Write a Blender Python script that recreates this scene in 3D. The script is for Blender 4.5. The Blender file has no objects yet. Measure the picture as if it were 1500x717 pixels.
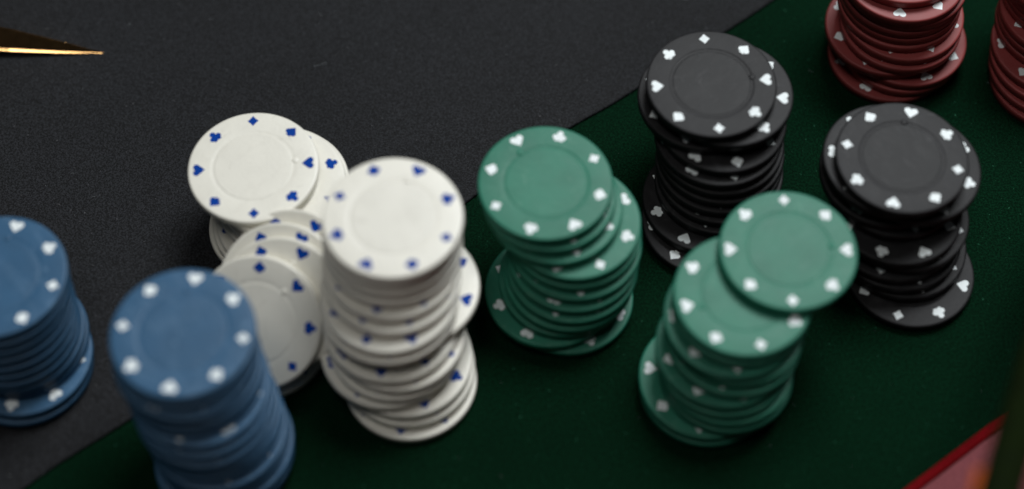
import bpy, bmesh, math, random
from mathutils import Vector, Matrix
random.seed(11)
MM = 0.001

# ------------------------------------------------------------------ camera
scene = bpy.context.scene
PITCH = math.radians(59.873); ROLL = 0.006574
CAMZ = 0.456369
fw = Vector((0, math.cos(PITCH), -math.sin(PITCH)))
rt0 = Vector((1, 0, 0)); up0 = rt0.cross(fw)
rt = rt0*math.cos(ROLL) + up0*math.sin(ROLL)
up = up0*math.cos(ROLL) - rt0*math.sin(ROLL)
cam_data = bpy.data.cameras.new('camera')
cam = bpy.data.objects.new('camera', cam_data)
scene.collection.objects.link(cam)
cam.matrix_world = Matrix(((rt.x, up.x, -fw.x, 0), (rt.y, up.y, -fw.y, 0), (rt.z, up.z, -fw.z, CAMZ), (0, 0, 0, 1)))
cam_data.sensor_width = 36
cam_data.lens = 36*2496/1500
cam_data.clip_start = 0.01; cam_data.clip_end = 50
cam_data.dof.use_dof = True
cam_data.dof.focus_distance = 0.535
cam_data.dof.aperture_fstop = 3.05
cam_data.dof.aperture_blades = 0
scene.camera = cam

# ------------------------------------------------------------------ world and light
world = bpy.data.worlds.new('World'); scene.world = world
world.use_nodes = True
bg = world.node_tree.nodes['Background']
bg.inputs['Color'].default_value = (0.9, 0.95, 1.0, 1); bg.inputs['Strength'].default_value = 0.014

def area(name, loc, target, sx, sy, power, col):
    d = bpy.data.lights.new(name, 'AREA'); d.shape = 'RECTANGLE'; d.size = sx; d.size_y = sy
    d.energy = power; d.color = col
    o = bpy.data.objects.new(name, d); scene.collection.objects.link(o)
    o.location = loc
    o.rotation_euler = (Vector(target)-Vector(loc)).to_track_quat('-Z', 'Y').to_euler()
    return o
area('overhead_light', (0.42, 1.12, 1.45), (0, 0.27, 0), 0.85, 0.6, 28.0, (0.95, 0.985, 1.0))
area('fill_light', (-0.25, 0.12, 1.65), (0, 0.27, 0), 0.5, 0.5, 4.6, (1.0, 0.985, 0.95))

vs = scene.view_settings
vs.view_transform = 'Standard'; vs.look = 'None'; vs.exposure = 0.0; vs.gamma = 1.0; vs.use_curve_mapping = False

# ------------------------------------------------------------------ materials
def nodes(name):
    m = bpy.data.materials.new(name); m.use_nodes = True
    nt = m.node_tree
    return m, nt, nt.nodes['Principled BSDF']
def N(nt, t, **kw):
    n = nt.nodes.new(t)
    for k, v in kw.items():
        if k in n.inputs: n.inputs[k].default_value = v
        else: setattr(n, k, v)
    return n
def ramp(nt, fac, stops):
    r = nt.nodes.new('ShaderNodeValToRGB')
    el = r.color_ramp.elements
    while len(el) < len(stops): el.new(0.5)
    for e, (p, c) in zip(el, stops): e.position = p; e.color = (*c, 1) if len(c) == 3 else c
    nt.links.new(fac, r.inputs['Fac']); return r.outputs['Color']

def plastic(name, col, rough=0.42, spec=0.5, wear=0.12, wear_col=(0.5, 0.5, 0.5), vary=0.10):
    """moulded chip plastic: slight mottling, scuffs, per-chip shade, fine bump"""
    c0 = col[0]
    m, nt, b = nodes(name); L = nt.links
    tc = N(nt, 'ShaderNodeTexCoord'); oi = N(nt, 'ShaderNodeObjectInfo')
    off = N(nt, 'ShaderNodeVectorMath', operation='MULTIPLY_ADD')
    comb = N(nt, 'ShaderNodeCombineXYZ')
    L.new(oi.outputs['Random'], comb.inputs[0]); L.new(oi.outputs['Random'], comb.inputs[1])
    L.new(comb.outputs[0], off.inputs[0]); off.inputs[1].default_value = (3, 7, 1)
    L.new(tc.outputs['Object'], off.inputs[2])
    n1 = N(nt, 'ShaderNodeTexNoise', Scale=95.0, Detail=5.0, Roughness=0.6); L.new(off.outputs[0], n1.inputs['Vector'])
    n2 = N(nt, 'ShaderNodeTexNoise', Scale=900.0, Detail=3.0, Roughness=0.6); L.new(off.outputs[0], n2.inputs['Vector'])
    base = N(nt, 'ShaderNodeMix', data_type='RGBA'); base.inputs[6].default_value = (*[c*(0.74 if c0 < 0.5 else 0.90) for c in col], 1); base.inputs[7].default_value = (*[min(1, c*(1.22 if c0 < 0.5 else 1.08)) for c in col], 1)
    L.new(n1.outputs['Fac'], base.inputs[0])
    # scuffs: stretched noise thresholded
    mp = N(nt, 'ShaderNodeMapping'); mp.inputs['Scale'].default_value = (1, 0.35, 1); mp.inputs['Rotation'].default_value = (0, 0, 0.7)
    L.new(off.outputs[0], mp.inputs['Vector'])
    n3 = N(nt, 'ShaderNodeTexNoise', Scale=260.0, Detail=6.0, Roughness=0.7); L.new(mp.outputs[0], n3.inputs['Vector'])
    sc = ramp(nt, n3.outputs['Fac'], [(0.52, (0, 0, 0)), (0.75, (wear, wear, wear))])
    mx = N(nt, 'ShaderNodeMix', data_type='RGBA'); L.new(sc, mx.inputs[0]); L.new(base.outputs[2], mx.inputs[6]); mx.inputs[7].default_value = (*wear_col, 1)
    # hairline scratches: edges of big distorted cells, broken up by noise
    dv = N(nt, 'ShaderNodeVectorMath', operation='MULTIPLY_ADD'); L.new(n1.outputs['Color'], dv.inputs[0]); dv.inputs[1].default_value = (0.012, 0.012, 0.0); L.new(off.outputs[0], dv.inputs[2])
    vo = N(nt, 'ShaderNodeTexVoronoi', feature='DISTANCE_TO_EDGE', Scale=130.0); L.new(dv.outputs[0], vo.inputs['Vector'])
    s1 = ramp(nt, vo.outputs['Distance'], [(0.008, (1, 1, 1)), (0.022, (0, 0, 0))])
    n4 = N(nt, 'ShaderNodeTexNoise', Scale=210.0, Detail=2.0); L.new(off.outputs[0], n4.inputs['Vector'])
    s2 = ramp(nt, n4.outputs['Fac'], [(0.55, (0, 0, 0)), (0.66, (1, 1, 1))])
    s3 = N(nt, 'ShaderNodeMath', operation='MULTIPLY'); L.new(s1, s3.inputs[0]); L.new(s2, s3.inputs[1])
    s4 = N(nt, 'ShaderNodeMath', operation='MULTIPLY'); L.new(s3.outputs[0], s4.inputs[0]); s4.inputs[1].default_value = min(0.5, wear*1.8)
    mx0 = mx
    mx = N(nt, 'ShaderNodeMix', data_type='RGBA'); L.new(s4.outputs[0], mx.inputs[0]); L.new(mx0.outputs[2], mx.inputs[6]); mx.inputs[7].default_value = (*wear_col, 1)
    hsv = N(nt, 'ShaderNodeHueSaturation')
    mr = N(nt, 'ShaderNodeMapRange'); mr.inputs['To Min'].default_value = 1-vary; mr.inputs['To Max'].default_value = 1+vary
    L.new(oi.outputs['Random'], mr.inputs['Value']); L.new(mr.outputs[0], hsv.inputs['Value']); L.new(mx.outputs[2], hsv.inputs['Color'])
    L.new(hsv.outputs[0], b.inputs['Base Color'])
    rr = N(nt, 'ShaderNodeMapRange'); rr.inputs['To Min'].default_value = rough-0.06; rr.inputs['To Max'].default_value = rough+0.10
    L.new(n3.outputs['Fac'], rr.inputs['Value']); L.new(rr.outputs[0], b.inputs['Roughness'])
    b.inputs['Specular IOR Level'].default_value = spec
    bp = N(nt, 'ShaderNodeBump', Strength=0.25, Distance=0.0002); L.new(n2.outputs['Fac'], bp.inputs['Height']); L.new(bp.outputs[0], b.inputs['Normal'])
    return m

M = {
 'white': plastic('white_plastic', (0.79, 0.765, 0.68), 0.34, 0.5, 0.22, (0.50, 0.47, 0.40), 0.03),
 'blue':  plastic('blue_plastic', (0.031, 0.100, 0.195), 0.44, 0.30, 0.32, (0.14, 0.25, 0.38)),
 'green': plastic('green_plastic', (0.020, 0.180, 0.114), 0.44, 0.25, 0.32, (0.12, 0.30, 0.22)),
 'black': plastic('black_plastic', (0.0120, 0.0117, 0.0130), 0.52, 0.22, 0.45, (0.05, 0.05, 0.053)),
 'red':   plastic('red_plastic', (0.29, 0.052, 0.050), 0.48, 0.32, 0.2, (0.30, 0.10, 0.09)),
 'blue_ink': plastic('blue_ink', (0.001, 0.045, 0.30), 0.5, 0.05, 0.03, (0.05, 0.08, 0.3), 0.05),
 'white_ink': plastic('white_ink', (0.86, 0.92, 0.94), 0.50, 0.4, 0.12, (0.45, 0.45, 0.45), 0.04),
}

M['black_centre'] = plastic('black_centre', (0.0135, 0.0135, 0.0145), 0.52, 0.22, 0.8, (0.055, 0.055, 0.058))
def cloth(name, lo, hi, fleck, scale, rough, sheen, sheen_col, bump, fleck_t=0.70, spec=0.3, weave=False):
    m, nt, b = nodes(name); L = nt.links
    tc = N(nt, 'ShaderNodeTexCoord')
    n1 = N(nt, 'ShaderNodeTexNoise', Scale=scale, Detail=4.0, Roughness=0.75); L.new(tc.outputs['Object'], n1.inputs['Vector'])
    big = N(nt, 'ShaderNodeTexNoise', Scale=11.0, Detail=3.0, Roughness=0.5); L.new(tc.outputs['Object'], big.inputs['Vector'])  # broad random tone; on the black cloth it also imitates soft light and shade
    col = ramp(nt, n1.outputs['Fac'], [(0.45, lo), (0.57, hi)])
    n2 = N(nt, 'ShaderNodeTexNoise', Scale=scale*0.55, Detail=2.0, Roughness=0.5); L.new(tc.outputs['Object'], n2.inputs['Vector'])
    fl = ramp(nt, n2.outputs['Fac'], [(fleck_t, (0, 0, 0)), (fleck_t+0.07, (1, 1, 1))])
    mx = N(nt, 'ShaderNodeMix', data_type='RGBA'); L.new(fl, mx.inputs[0]); L.new(col, mx.inputs[6]); mx.inputs[7].default_value = (*fleck, 1)
    hsv = N(nt, 'ShaderNodeHueSaturation'); mr = N(nt, 'ShaderNodeMapRange'); mr.inputs['From Min'].default_value = 0.3; mr.inputs['From Max'].default_value = 0.7
    mr.inputs['To Min'].default_value = 0.78; mr.inputs['To Max'].default_value = 1.22
    L.new(big.outputs['Fac'], mr.inputs['Value']); L.new(mr.outputs[0], hsv.inputs['Value']); L.new(mx.outputs[2], hsv.inputs['Color'])
    L.new(hsv.outputs[0], b.inputs['Base Color'])
    b.inputs['Roughness'].default_value = rough; b.inputs['Specular IOR Level'].default_value = spec
    b.inputs['Sheen Weight'].default_value = sheen; b.inputs['Sheen Tint'].default_value = (*sheen_col, 1); b.inputs['Sheen Roughness'].default_value = 0.5
    h = n1.outputs['Fac']
    if weave:
        w1 = N(nt, 'ShaderNodeTexVoronoi', Scale=1900.0); L.new(tc.outputs['Object'], w1.inputs['Vector'])
        ad = N(nt, 'ShaderNodeMath', operation='ADD'); L.new(w1.outputs['Distance'], ad.inputs[0]); L.new(n1.outputs['Fac'], ad.inputs[1]); h = ad.outputs[0]
    bp = N(nt, 'ShaderNodeBump', Strength=bump, Distance=0.0003); L.new(h, bp.inputs['Height']); L.new(bp.outputs[0], b.inputs['Normal'])
    return m
M['black_cloth'] = cloth('black_cloth', (0.0025, 0.0027, 0.003), (0.0185, 0.0198, 0.023), (0.08, 0.08, 0.085), 1750.0, 0.7, 0.04, (0.8, 0.85, 1.0), 0.35, 0.71, 0.16, True)
M['felt'] = cloth('green_felt', (0.0006, 0.007, 0.0027), (0.0016, 0.020, 0.0080), (0.02, 0.09, 0.05), 1500.0, 0.95, 0.03, (0.2, 0.9, 0.45), 0.7, 0.70, 0.05)
M['red_trim'] = cloth('red_trim', (0.11, 0.0005, 0.002), (0.18, 0.001, 0.004), (0.4, 0.02, 0.02), 1500.0, 0.8, 0.0, (1, 1, 1), 0.3, 0.8, 0.2)
M['red_trim'].node_tree.nodes['Principled BSDF'].inputs['Specular IOR Level'].default_value = 0.08
M['pink'] = cloth('pink_cloth', (0.21, 0.055, 0.065), (0.29, 0.08, 0.09), (0.4, 0.15, 0.15), 1200.0, 0.8, 0.0, (1, 1, 1), 0.3, 0.8, 0.2)
def simple(name, col, rough, metal=0.0, nscale=300, amt=0.2, bump=0.05):
    m, nt, b = nodes(name); L = nt.links
    tc = N(nt, 'ShaderNodeTexCoord'); n = N(nt, 'ShaderNodeTexNoise', Scale=nscale, Detail=4.0); L.new(tc.outputs['Object'], n.inputs['Vector'])
    c = ramp(nt, n.outputs['Fac'], [(0.3, tuple(x*(1-amt) for x in col)), (0.7, tuple(min(1, x*(1+amt)) for x in col))])
    L.new(c, b.inputs['Base Color']); b.inputs['Metallic'].default_value = metal
    mr = N(nt, 'ShaderNodeMapRange'); mr.inputs['To Min'].default_value = rough*0.7; mr.inputs['To Max'].default_value = rough*1.4
    L.new(n.outputs['Fac'], mr.inputs['Value']); L.new(mr.outputs[0], b.inputs['Roughness'])
    bp = N(nt, 'ShaderNodeBump', Strength=bump, Distance=0.0003); L.new(n.outputs['Fac'], bp.inputs['Height']); L.new(bp.outputs[0], b.inputs['Normal'])
    return m
M['brass'] = simple('brass', (0.80, 0.47, 0.20), 0.12, 1.0, 400, 0.12, 0.03)
M['olive'] = simple('olive_lacquer', (0.004, 0.0085, 0.001), 0.8, 0.0, 200, 0.3)
M['olive'].node_tree.nodes['Principled BSDF'].inputs['Specular IOR Level'].default_value = 0.06
M['orange'] = simple('orange_band', (0.55, 0.10, 0.015), 0.5, 0.0, 200, 0.2)

# ------------------------------------------------------------------ helpers
def obj(name, bm, mat, parent=None, smooth=False, recalc=True):
    me = bpy.data.meshes.new(name)
    if recalc: bmesh.ops.recalc_face_normals(bm, faces=bm.faces)
    bm.to_mesh(me); bm.free()
    me.materials.append(mat)
    if smooth:
        for p in me.polygons: p.use_smooth = True
    o = bpy.data.objects.new(name, me); scene.collection.objects.link(o)
    if parent: o.parent = parent
    return o
def slab(pts, z0, z1, bevel=0.0):
    """polygon in mm turned into a slab between two heights"""
    bm = bmesh.new()
    top = [bm.verts.new((x*MM, y*MM, z1*MM)) for x, y in pts]
    f = bm.faces.new(top)
    r = bmesh.ops.extrude_face_region(bm, geom=[f])
    for v in r['geom']:
        if isinstance(v, bmesh.types.BMVert): v.co.z = z0*MM
    if bevel:
        bmesh.ops.bevel(bm, geom=[e for e in bm.edges if abs(e.verts[0].co.z-z1*MM) < 1e-7 and abs(e.verts[1].co.z-z1*MM) < 1e-7], offset=bevel*MM, segments=3, affect='EDGES')
    return bm

# ------------------------------------------------------------------ setting
# pink table top below everything
o = obj('table_top', slab([(-900, -300), (900, -300), (900, 1200), (-900, 1200)], -22, -0.8), M['pink']); o['kind'] = 'structure'
# the felt ends along one slanting edge at the lower right, bound in red
ed = Vector((30.0, 22.6)).normalized(); A0 = Vector((112.2, 184.6))
nrm = Vector((ed.y, -ed.x))              # points off the felt
p1 = A0 - ed*420; p2 = A0 + ed*700
W = 2.8
o = obj('green_felt', slab([tuple(p1), tuple(p2), (p2.x, 1100), (-800, 1100), (-800, p1.y)], -0.79, 0.0), M['felt']); o['kind'] = 'structure'
q1, q2 = p1 + nrm*W, p2 + nrm*W
trim = obj('red_edge_trim', slab([tuple(p1+nrm*0.02), tuple(q1), tuple(q2), tuple(p2+nrm*0.02)], -0.78, 0.25, 0.4), M['red_trim'], o)

# black cloth laid over the felt: gently wavy free edge, soft rolled thickness
def cloth_mesh():
    edge = [(-420, 8), (-300, 80), (-178.6, 153.4), (-139.4, 182.5), (-112.9, 203.0), (-63.8, 240.6), (-13.4, 280.5), (19.5, 308.6), (40.2, 323.6), (71.7, 346.9), (87.6, 360.2), (156, 415.6), (330, 560), (560, 760)]
    dense = []
    for (a, b) in zip(edge[:-1], edge[1:]):
        n = max(2, int(math.hypot(b[0]-a[0], b[1]-a[1])/4))
        for i in range(n): dense.append((a[0]+(b[0]-a[0])*i/n, a[1]+(b[1]-a[1])*i/n))
    dense.append(edge[-1])
    # smooth
    for _ in range(6):
        dense = [dense[0]] + [((a[0]+2*b[0]+c[0])/4, (a[1]+2*b[1]+c[1])/4) for a, b, c in zip(dense[:-2], dense[1:-1], dense[2:])] + [dense[-1]]
    bm = bmesh.new()
    dirn = Vector((-0.62, 0.785))
    prof = [(0.15, 0.02), (0.0, 0.35), (0.12, 0.75), (0.45, 0.97), (1.2, 1.0), (6, 1.0), (25, 1.0), (80, 1.0), (700, 1.0)]
    rows = []
    for i, (x, y) in enumerate(dense):
        wob = 0.35*math.sin(i*0.31)+0.2*math.sin(i*0.83+1)
        rows.append([bm.verts.new(((x+dirn.x*(d+wob))*MM, (y+dirn.y*(d+wob))*MM, h*MM)) for d, h in prof])
    for a, b in zip(rows[:-1], rows[1:]):
        for j in range(len(prof)-1):
            bm.faces.new((a[j], b[j], b[j+1], a[j+1]))
    return bm
o = obj('black_cloth', cloth_mesh(), M['black_cloth'], smooth=True)
if o.data.polygons[len(o.data.polygons)//2].normal.z < 0: o.data.flip_normals()
o['label'] = 'plain matt black cloth covering the left and back of the green felt'
o['category'] = 'cloth'

# lint and short fibres caught on the cloth and the felt
def lint_mesh():
    rnd = random.Random(4); bm = bmesh.new()
    def fibre(x, y, z, L, a, r, curl):
        pts = []; 
        for i in range(5):
            pts.append(Vector((x, y, z + 0.12*math.sin(i*0.8)))); x += math.cos(a)*L/4; y += math.sin(a)*L/4; a += curl
        rings = []
        for q in pts: rings.append([bm.verts.new((q + Vector((r*math.cos(k*2.094), r*math.sin(k*2.094), r*(k == 1))))*MM) for k in range(3)])
        for p, q in zip(rings[:-1], rings[1:]):
            for k in range(3): bm.faces.new((p[k], p[(k+1) % 3], q[(k+1) % 3], q[k]))
    for _ in range(150):
        x = rnd.uniform(-190, 190); y = rnd.uniform(175, 370)
        on_cloth = (y - 280.5) > 0.77*(x + 13.4) + 3
        if y < 184.6 + 0.753*(x-112.2) + 5: continue
        fibre(x, y, 1.06 if on_cloth else 0.08, rnd.choice([0.25, 0.3, 0.4, 0.5, 0.9, 1.6])*rnd.uniform(0.7, 1.2), rnd.uniform(0, 6.28), rnd.uniform(0.02, 0.045), rnd.uniform(-0.5, 0.5))
    fibre(-65.5, 331.5, 1.08, 4.2, 0.25, 0.035, 0.06)
    return bm
M['lint'] = simple('lint', (0.22, 0.24, 0.25), 0.9)
o = obj('lint', lint_mesh(), M['lint']); o['kind'] = 'stuff'
o['label'] = 'tiny pale specks of lint and fibres scattered over the cloth and felt'; o['category'] = 'lint'

# ------------------------------------------------------------------ poker chip prototypes
R = 19.6; TH = 3.05; RM = 16.5
def lathe(prof, seg=80, cap0=True, cap1=True):
    bm = bmesh.new(); rings = []
    for r, z in prof:
        rings.append([bm.verts.new((r*MM*math.cos(2*math.pi*i/seg), r*MM*math.sin(2*math.pi*i/seg), z*MM)) for i in range(seg)])
    for a, b in zip(rings[:-1], rings[1:]):
        for i in range(seg): bm.faces.new((a[i], a[(i+1) % seg], b[(i+1) % seg], b[i]))
    if cap0: bm.faces.new(rings[0][::-1])
    if cap1: bm.faces.new(rings[-1])
    return bm
def chip_body(g):
    bm = lathe([(11.0, 0.25), (12.0, 0.2), (12.3, 0.0), (18.6, 0.0), (19.1, 0.10), (19.40, 0.34), (19.52, 0.70), (19.54, 1.48), (19.60, 1.54), (19.62, 1.66), (19.60, 2.45), (19.54, 2.72), (19.38, 2.92), (19.14, 3.02), (18.8, 3.05),
                (13.1, 3.05), (12.85, 3.05-g*0.1), (12.65, 3.05-g*0.5), (12.45, 3.05-g*0.85), (12.2, 3.05-g), (11.9, 3.05-g), (11.75, 3.05-g*0.95)], 80, True, True)
    return bm
def centre_disc(g):
    bm = lathe([(11.76, 2.50), (11.74, 3.05-g), (11.45, 3.05-g*0.75), (10.9, 3.05-g*0.62), (6.0, 3.05-g*0.62)], 64, False, True)
    return bm
def nub():
    bm = bmesh.new(); bmesh.ops.create_uvsphere(bm, u_segments=14, v_segments=8, radius=1.1*MM)
    for v in bm.verts: v.co.z *= 0.22; v.co += Vector((12.55*MM*math.cos(-2.25), 12.55*MM*math.sin(-2.25), 2.96*MM))
    return bm
def circ(cx, cy, r, a0, a1, n):
    return [(cx+r*math.cos(math.radians(a0+(a1-a0)*i/n)), cy+r*math.sin(math.radians(a0+(a1-a0)*i/n))) for i in range(n+1)]
# suit outlines in mm, drawn with +y pointing to the rim
def heart():      # tip towards the centre
    return circ(0.86, 0.55, 0.92, -28, 168, 9) + circ(-0.86, 0.55, 0.92, 12, 208, 9) + [(-0.9, -0.85), (0, -1.85), (0.9, -0.85)]
def spade():      # tip towards the rim, stem towards the centre
    h = [(-x, -y+0.25) for x, y in heart()]
    # cut in a stem at the centre side
    pts = circ(0.80, -0.35, 0.86, -150, 30, 9)
    left = [(-x, y) for x, y in pts][::-1]
    return [(-0.8, -1.7), (0.8, -1.7), (0.45, -1.0)] + pts[1:] + [(0.9, 0.75), (0, 1.75), (-0.9, 0.75)] + left[:-1] + [(-0.45, -1.0)]
def diamond():
    return [(0, 1.85), (0.75, 0.88), (1.6, 0), (0.75, -0.88), (0, -1.85), (-0.75, -0.88), (-1.6, 0), (-0.75, 0.88)]
def club():
    a = circ(0, 0.95, 0.86, -30, 210, 9); b = circ(-0.98, -0.42, 0.86, 75, 300, 9); c = circ(0.98, -0.42, 0.86, 240, 465, 9)
    return a + b + [(-0.5, -1.0), (-1.15, -1.25), (-1.2, -1.75), (-0.5, -1.8), (0, -1.55), (0.5, -1.8), (1.2, -1.75), (1.15, -1.25), (0.5, -1.0)] + c
def mark_mesh(pts, s):
    bm = bmesh.new()
    # place on the +x axis: local +y (towards rim) -> +x
    vs_ = [bm.verts.new(((RM - 0.1 + y*s)*MM, -x*s*1.07*MM, 3.075*MM)) for x, y in pts]
    f = bm.faces.new(vs_)
    r = bmesh.ops.extrude_face_region(bm, geom=[f])
    for v in r['geom']:
        if isinstance(v, bmesh.types.BMVert): v.co.z = 3.02*MM
    bmesh.ops.triangulate(bm, faces=bm.faces)
    return bm
def to_mesh(bm, name, mat, smooth=False):
    for v in bm.verts: v.co.z *= 1.066
    me = bpy.data.meshes.new(name); bmesh.ops.recalc_face_normals(bm, faces=bm.faces); bm.to_mesh(me); bm.free(); me.materials.append(mat)
    if smooth:
        for p in me.polygons: p.use_smooth = True
    return me
MESH = {}
for c in ('white', 'blue', 'green', 'black', 'red'):
    G = dict(white=0.055, blue=0.13, green=0.12, black=0.16, red=0.12)[c]
    ink = M['blue_ink'] if c == 'white' else M['white_ink']
    MESH[c] = dict(body=to_mesh(chip_body(G), 'poker_chip', M[c], True), centre=to_mesh(centre_disc(G), 'centre_disc', M['black_centre'] if c == 'black' else M[c], True), nub=to_mesh(nub(), 'mould_nub', M[c], True),
                   club_mark=to_mesh(mark_mesh(club(), 1.0), 'club_mark', ink), diamond_mark=to_mesh(mark_mesh(diamond(), 0.97), 'diamond_mark', ink),
                   spade_mark=to_mesh(mark_mesh(spade(), 1.02), 'spade_mark', ink), heart_mark=to_mesh(mark_mesh(heart(), 1.06), 'heart_mark', ink))
SUITS = ['club_mark', 'diamond_mark', 'spade_mark', 'heart_mark']
def poker_chip(colour, mat_world, label, group):
    ms = MESH[colour]
    root = bpy.data.objects.new('poker_chip', ms['body']); scene.collection.objects.link(root)
    root.matrix_world = mat_world
    root['label'] = label; root['category'] = 'poker chip'; root['group'] = group
    def child(name, me, rz=0.0):
        o = bpy.data.objects.new(name, me); scene.collection.objects.link(o); o.parent = root; o.rotation_euler = (0, 0, rz)
    child('centre_disc', ms['centre']); child('mould_nub', ms['nub'])
    for k in range(8): child(SUITS[k % 4], ms[SUITS[k % 4]], -k*math.pi/4)
    return root

ORD = ['topmost', 'second from the top', 'third from the top', 'fourth from the top', 'fifth from the top', 'sixth from the top', 'seventh from the top', 'eighth from the top',
       'ninth from the top', 'tenth from the top', 'eleventh from the top', 'twelfth from the top', 'thirteenth from the top', 'fourteenth from the top', 'fifteenth from the top', 'sixteenth from the top', 'seventeenth from the top']
STACKS = {
 'green_left': [
  (17.22, 245.21, 0.0, 292.6), (11.58, 245.77, 3.3, 20.6), (15.61, 247.73, 6.6, 347.1),
  (17.13, 247.84, 9.9, 296.9), (17.85, 248.83, 13.2, 73.6), (18.16, 250.67, 16.5, 25.2),
  (18.68, 252.72, 19.8, 274.4), (18.39, 254.73, 23.1, 65.2), (18.08, 255.81, 26.4, 161.6),
  (12.64, 259.07, 29.7, 335.4), (10.6, 261.2, 33.0, 293.8), (9.55, 262.86, 36.3, 254.9),
 ],
 'green_right': [
  (57.18, 216.15, 0.0, 206.7), (56.88, 216.83, 3.3, 305.9), (62.52, 217.33, 6.6, 196.8),
  (62.2, 218.18, 9.9, 331.4), (61.3, 219.22, 13.2, 241.0), (60.8, 220.44, 16.5, 285.8),
  (63.48, 222.5, 19.8, 301.0), (63.98, 224.31, 23.1, 62.3), (62.67, 225.02, 26.4, 315.8),
  (64.74, 227.42, 29.7, 30.8), (64.97, 228.3, 33.0, 328.6), (78.08, 240.86, 36.3, 135.0),
 ],
 'black_left': [
  (59.86, 272.4, 0.0, 321.9), (60.05, 278.41, 3.3, 199.0), (63.75, 283.01, 6.6, 119.2),
  (64.12, 284.67, 9.9, 64.1), (63.64, 286.3, 13.2, 313.2), (63.78, 287.66, 16.5, 61.8),
  (63.27, 288.75, 19.8, 210.9), (62.55, 289.8, 23.1, 13.3), (63.38, 292.52, 26.4, 13.0),
  (57.35, 298.3, 29.7, 250.8), (64.78, 297.39, 33.0, 127.7), (59.45, 298.29, 36.3, 139.7),
 ],
 'black_right': [
  (121.41, 254.86, 0.0, 296.4), (119.33, 262.8, 3.3, 193.9), (117.11, 263.79, 6.6, 16.5),
  (115.37, 265.21, 9.9, 342.0), (118.4, 266.87, 13.2, 70.7), (115.48, 266.94, 16.5, 68.1),
  (115.02, 274.46, 19.8, 104.7), (111.69, 276.22, 23.1, 189.8), (119.92, 275.48, 26.4, 159.2),
  (111.63, 276.22, 29.7, 127.4), (114.62, 274.48, 33.0, 209.8),
 ],
 'red_left': [
  (123.41, 337.18, 0.0, 13.3), (127.13, 338.27, 3.3, 253.8), (128.29, 338.62, 6.6, 60.9),
  (121.17, 340.48, 9.9, 286.3), (125.33, 339.99, 13.2, 109.1), (125.47, 341.32, 16.5, 340.6),
  (123.97, 343.66, 19.8, 157.2), (124.04, 344.39, 23.1, 308.9), (123.6, 344.39, 26.4, 22.2),
  (124.24, 344.56, 29.7, 284.5), (122.65, 343.99, 33.0, 34.6), (122.06, 348.56, 36.3, 165.6),
 ],
 'red_right': [
  (175.62, 327.38, 0.0, 298.7), (174.82, 329.61, 3.3, 203.4), (174.65, 331.55, 6.6, 290.1),
  (174.51, 333.73, 9.9, 315.4), (175.9, 340.14, 13.2, 21.7), (175.9, 340.39, 16.5, 214.6),
  (175.66, 340.62, 19.8, 69.7), (176.25, 344.81, 23.1, 60.6), (175.78, 344.98, 26.4, 255.2),
  (175.07, 345.11, 29.7, 154.7), (173.59, 345.73, 33.0, 119.6), (173.17, 346.34, 36.3, 342.5),
 ],
 'white_tall': [
  (-29.63, 217.23, 0.0, 352.8), (-30.17, 220.04, 3.3, 299.0), (-30.85, 221.33, 6.6, 336.3),
  (-35.88, 222.56, 9.9, 152.3), (-33.56, 223.61, 13.2, 165.0), (-32.64, 224.83, 16.5, 333.5),
  (-34.65, 226.0, 19.8, 353.2), (-28.78, 235.74, 23.1, 119.2), (-34.95, 228.51, 26.4, 318.7),
  (-34.64, 230.26, 29.7, 294.8), (-33.85, 234.52, 33.0, 334.0), (-33.96, 237.26, 36.3, 303.7),
  (-33.51, 240.19, 39.6, 116.5), (-33.56, 241.39, 42.9, 31.4), (-33.6, 242.35, 46.2, 341.5),
  (-33.05, 242.86, 49.5, 201.4),
 ],
 'white_back': [
  (-74.01, 269.41, 1.0, 211.3), (-72.3, 268.54, 4.3, 149.1), (-70.62, 267.88, 7.6, 197.4),
  (-70.36, 272.35, 10.9, 253.4), (-69.64, 273.28, 14.2, 25.2), (-68.9, 273.94, 17.5, 284.5),
  (-69.65, 272.47, 20.8, 22.6), (-77.44, 275.34, 24.1, 140.0),
 ],
 'blue_front': [
  (-82.53, 192.33, 0.0, 162.9), (-81.38, 193.5, 3.3, 28.6), (-81.19, 194.43, 6.6, 58.8),
  (-82.15, 195.33, 9.9, 204.8), (-82.48, 195.82, 13.2, 195.4), (-83.49, 197.48, 16.5, 290.2),
  (-83.82, 198.12, 19.8, 118.7), (-84.68, 198.53, 23.1, 16.0), (-85.25, 199.92, 26.4, 256.1),
  (-85.83, 201.48, 29.7, 79.1), (-87.04, 203.8, 33.0, 160.9), (-87.32, 204.52, 36.3, 112.1),
  (-88.16, 205.2, 39.6, 22.0), (-87.99, 207.05, 42.9, 15.5), (-88.05, 208.38, 46.2, 218.9),
 ],
 'blue_left': [
  (-143.04, 220.69, 1.0, 249.8), (-142.63, 222.0, 4.3, 85.0), (-143.73, 226.7, 7.6, 29.1),
  (-144.07, 226.44, 10.9, 105.1), (-144.65, 226.59, 14.2, 157.8), (-144.73, 227.37, 17.5, 149.6),
  (-144.8, 228.11, 20.8, 296.0), (-144.88, 229.05, 24.1, 162.2), (-144.96, 229.96, 27.4, 113.6),
  (-144.83, 230.85, 30.7, 118.5), (-144.74, 232.03, 34.0, 214.3),
 ],
}
FAN_N = (-0.2056, -0.5503, 0.8093)
FAN = [[[-64.11, 244.75, 15.86], 190.0], [[-66.91, 239.98, 15.99], 194.0], [[-66.73, 234.77, 16.57], 192.5], [[-73.17, 229.36, 15.33], 168.5]]
FLAT = [[-74.01, 230.19, 0.0, 50.0]]
STICK = [(103.5, 130.7, 105.0), (193.5, 319.6, 4.9)]
CLIP = [(101.1, 131.0, 100.0), (108.9, 152.2, 90.0)]
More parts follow.
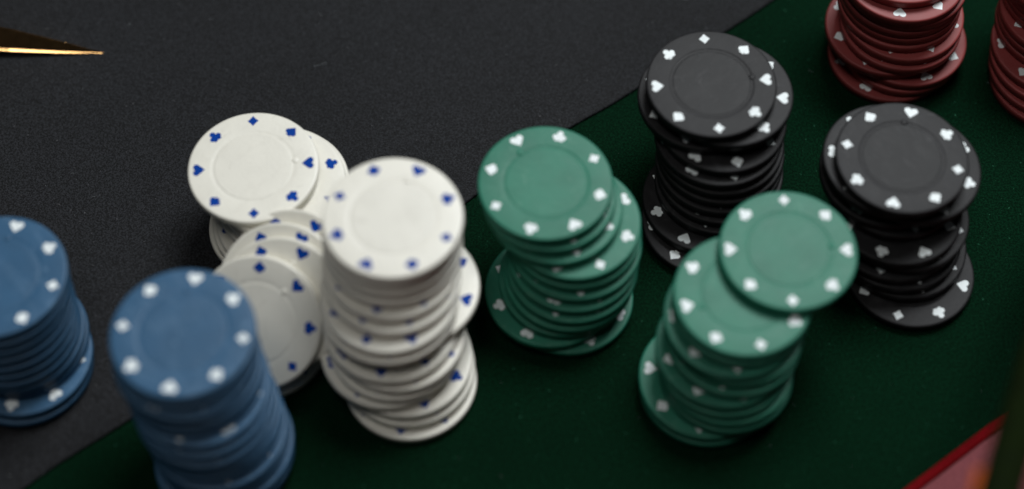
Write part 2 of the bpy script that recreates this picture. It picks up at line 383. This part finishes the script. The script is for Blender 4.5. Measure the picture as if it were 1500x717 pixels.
TIP = [(-135.6, 336.3, 1.2), (-169.6, 340.6, 3.0)]
INFO = {
 'green_left':  ('green', 'green chip, {}, in the left green stack', 'green chips of the left green stack'),
 'green_right': ('green', 'green chip, {}, in the right green stack', 'green chips of the right green stack'),
 'black_left':  ('black', 'black chip, {}, in the left black stack', 'black chips of the left black stack'),
 'black_right': ('black', 'black chip, {}, in the right black stack', 'black chips of the right black stack'),
 'red_left':    ('red', 'red chip, {}, in the red stack cut by the top edge', 'red chips of the left red stack'),
 'red_right':   ('red', 'red chip, {}, in the red stack cut by the right edge', 'red chips of the right red stack'),
 'white_tall':  ('white', 'white chip, {}, in the tall white stack', 'white chips of the tall white stack'),
 'white_back':  ('white', 'white chip, {}, in the short white stack at the back', 'white chips of the short white stack'),
 'blue_front':  ('blue', 'blue chip, {}, in the front blue stack', 'blue chips of the front blue stack'),
 'blue_left':   ('blue', 'blue chip, {}, in the blue stack cut by the left edge', 'blue chips of the left blue stack'),
}
SPECIAL = {
 ('green_right', 12): 'green chip slid halfway off the top of the right green stack',
 ('black_left', 11): 'black chip with white suit marks, topmost in the left black stack',
 ('black_right', 1): 'black chip sticking out at the bottom of the right black stack',
 ('green_left', 1): 'green chip flat on the felt at the bottom of the left green stack',
 ('white_tall', 7): 'white chip jutting out to the right halfway up the tall white stack',
 ('white_back', 8): 'white chip with sharp blue suit marks on top of the short white back stack',
}
for name, rows in STACKS.items():
    col, pat, grp = INFO[name]; n = len(rows)
    for k, (x, y, z, rz) in enumerate(rows):
        lab = SPECIAL.get((name, k+1))
        if not lab:
            pos = 'lowest' if k == 0 else ORD[n-1-k]
            lab = pat.format(pos)
        tl = 0.0 if k in (0,) else random.uniform(-0.004, 0.004)
        mw = Matrix.Translation((x*MM, y*MM, (z+0.02)*MM)) @ Matrix.Rotation(tl, 4, 'X') @ Matrix.Rotation(math.radians(rz), 4, 'Z')
        poker_chip(col, mw, lab, grp)

# toppled white chips, sliding forward off one another
n = Vector(FAN_N).normalized(); u = Vector((0, 1, 0)).cross(n).normalized(); w = n.cross(u)
B = Matrix(((u.x, w.x, n.x, 0), (u.y, w.y, n.y, 0), (u.z, w.z, n.z, 0), (0, 0, 0, 1)))
FLAB = ['rearmost leaning white chip, highest of the toppled white row', 'leaning white chip, second from the back of the toppled row',
        'leaning white chip just behind the front toppled one', 'frontmost leaning white chip of the toppled row, face fully open']
for (c, rz), lab in zip(FAN, FLAB):
    poker_chip('white', Matrix.Translation(Vector(c)*MM) @ B @ Matrix.Rotation(math.radians(rz), 4, 'Z'), lab, 'toppled white chips')
x, y, z, rz = FLAT[0]
poker_chip('white', Matrix.Translation((x*MM, y*MM, 0.02*MM)) @ Matrix.Rotation(math.radians(rz), 4, 'Z'), 'white chip lying flat beneath the toppled white chips', 'toppled white chips')

# ------------------------------------------------------------------ brass spike lying on the black cloth, upper left
def spike():
    tip = Vector(TIP[0]); tail = tip + (Vector(TIP[1])-tip)*3.4; ax = (tail-tip)
    L = ax.length; ax.normalize(); side = Vector((0, 0, 1)).cross(ax).normalized(); upv = ax.cross(side)
    bm = bmesh.new(); rings = []
    prof = [(0, 0.18), (2, 0.55), (6, 1.25), (12, 2.4), (20, 3.6), (30, 5.0), (42, 6.2), (60, 7.2), (90, 7.8), (L, 8.0)]
    sec = [(-1, -0.35), (-0.62, 0.22), (-0.20, 0.88), (-0.10, 0.90), (-0.02, 0.84), (0.84, 0.07), (1.0, 0.005), (0.8, -0.42), (-0.7, -0.42)]
    for d, r in prof:
        c = tip + ax*d
        c.z = 1.0 + 0.45*r
        rings.append([bm.verts.new((c + side*(a*r) + upv*(b*r))*MM) for a, b in sec])
    for a, b in zip(rings[:-1], rings[1:]):
        for i in range(len(sec)): bm.faces.new((a[i], a[(i+1) % len(sec)], b[(i+1) % len(sec)], b[i]))
    bm.faces.new(rings[0][::-1]); bm.faces.new(rings[-1])
    bmesh.ops.recalc_face_normals(bm, faces=bm.faces)
    bmesh.ops.bevel(bm, geom=[e for e in bm.edges], offset=0.12*MM, segments=2, affect='EDGES')
    return bm
o = obj('brass_spike', spike(), M['brass'], smooth=False)
o['label'] = 'pointed shiny brass tip lying on the black cloth at upper left'; o['category'] = 'brass point'

# ------------------------------------------------------------------ dark stick standing close to the camera at the lower right corner
def rodseg(a, b, ra, rb, seg=28):
    bm = bmesh.new(); ax = (b-a).normalized(); s = ax.orthogonal().normalized(); t = ax.cross(s)
    rings = []
    for f in (0, 0.02, 0.98, 1):
        r = (ra+(rb-ra)*f)*(0.86 if f in (0, 1) else 1.0); c = a+(b-a)*f
        rings.append([bm.verts.new((c+s*r*math.cos(2*math.pi*i/seg)+t*r*math.sin(2*math.pi*i/seg))*MM) for i in range(seg)])
    for p, q in zip(rings[:-1], rings[1:]):
        for i in range(seg): bm.faces.new((p[i], p[(i+1) % seg], q[(i+1) % seg], q[i]))
    bm.faces.new(rings[0][::-1]); bm.faces.new(rings[-1])
    return bm
SA, SB = Vector(STICK[0]), Vector(STICK[1])
o = obj('dark_stick', rodseg(SA, SB, 5.0, 4.8), M['olive'], smooth=True)
o['label'] = 'blurred dark olive stick crossing the lower right corner of the picture'; o['category'] = 'stick'
obj('orange_clip', rodseg(Vector(CLIP[0]), Vector(CLIP[1]), 2.2, 2.2), M['orange'], o, smooth=True)
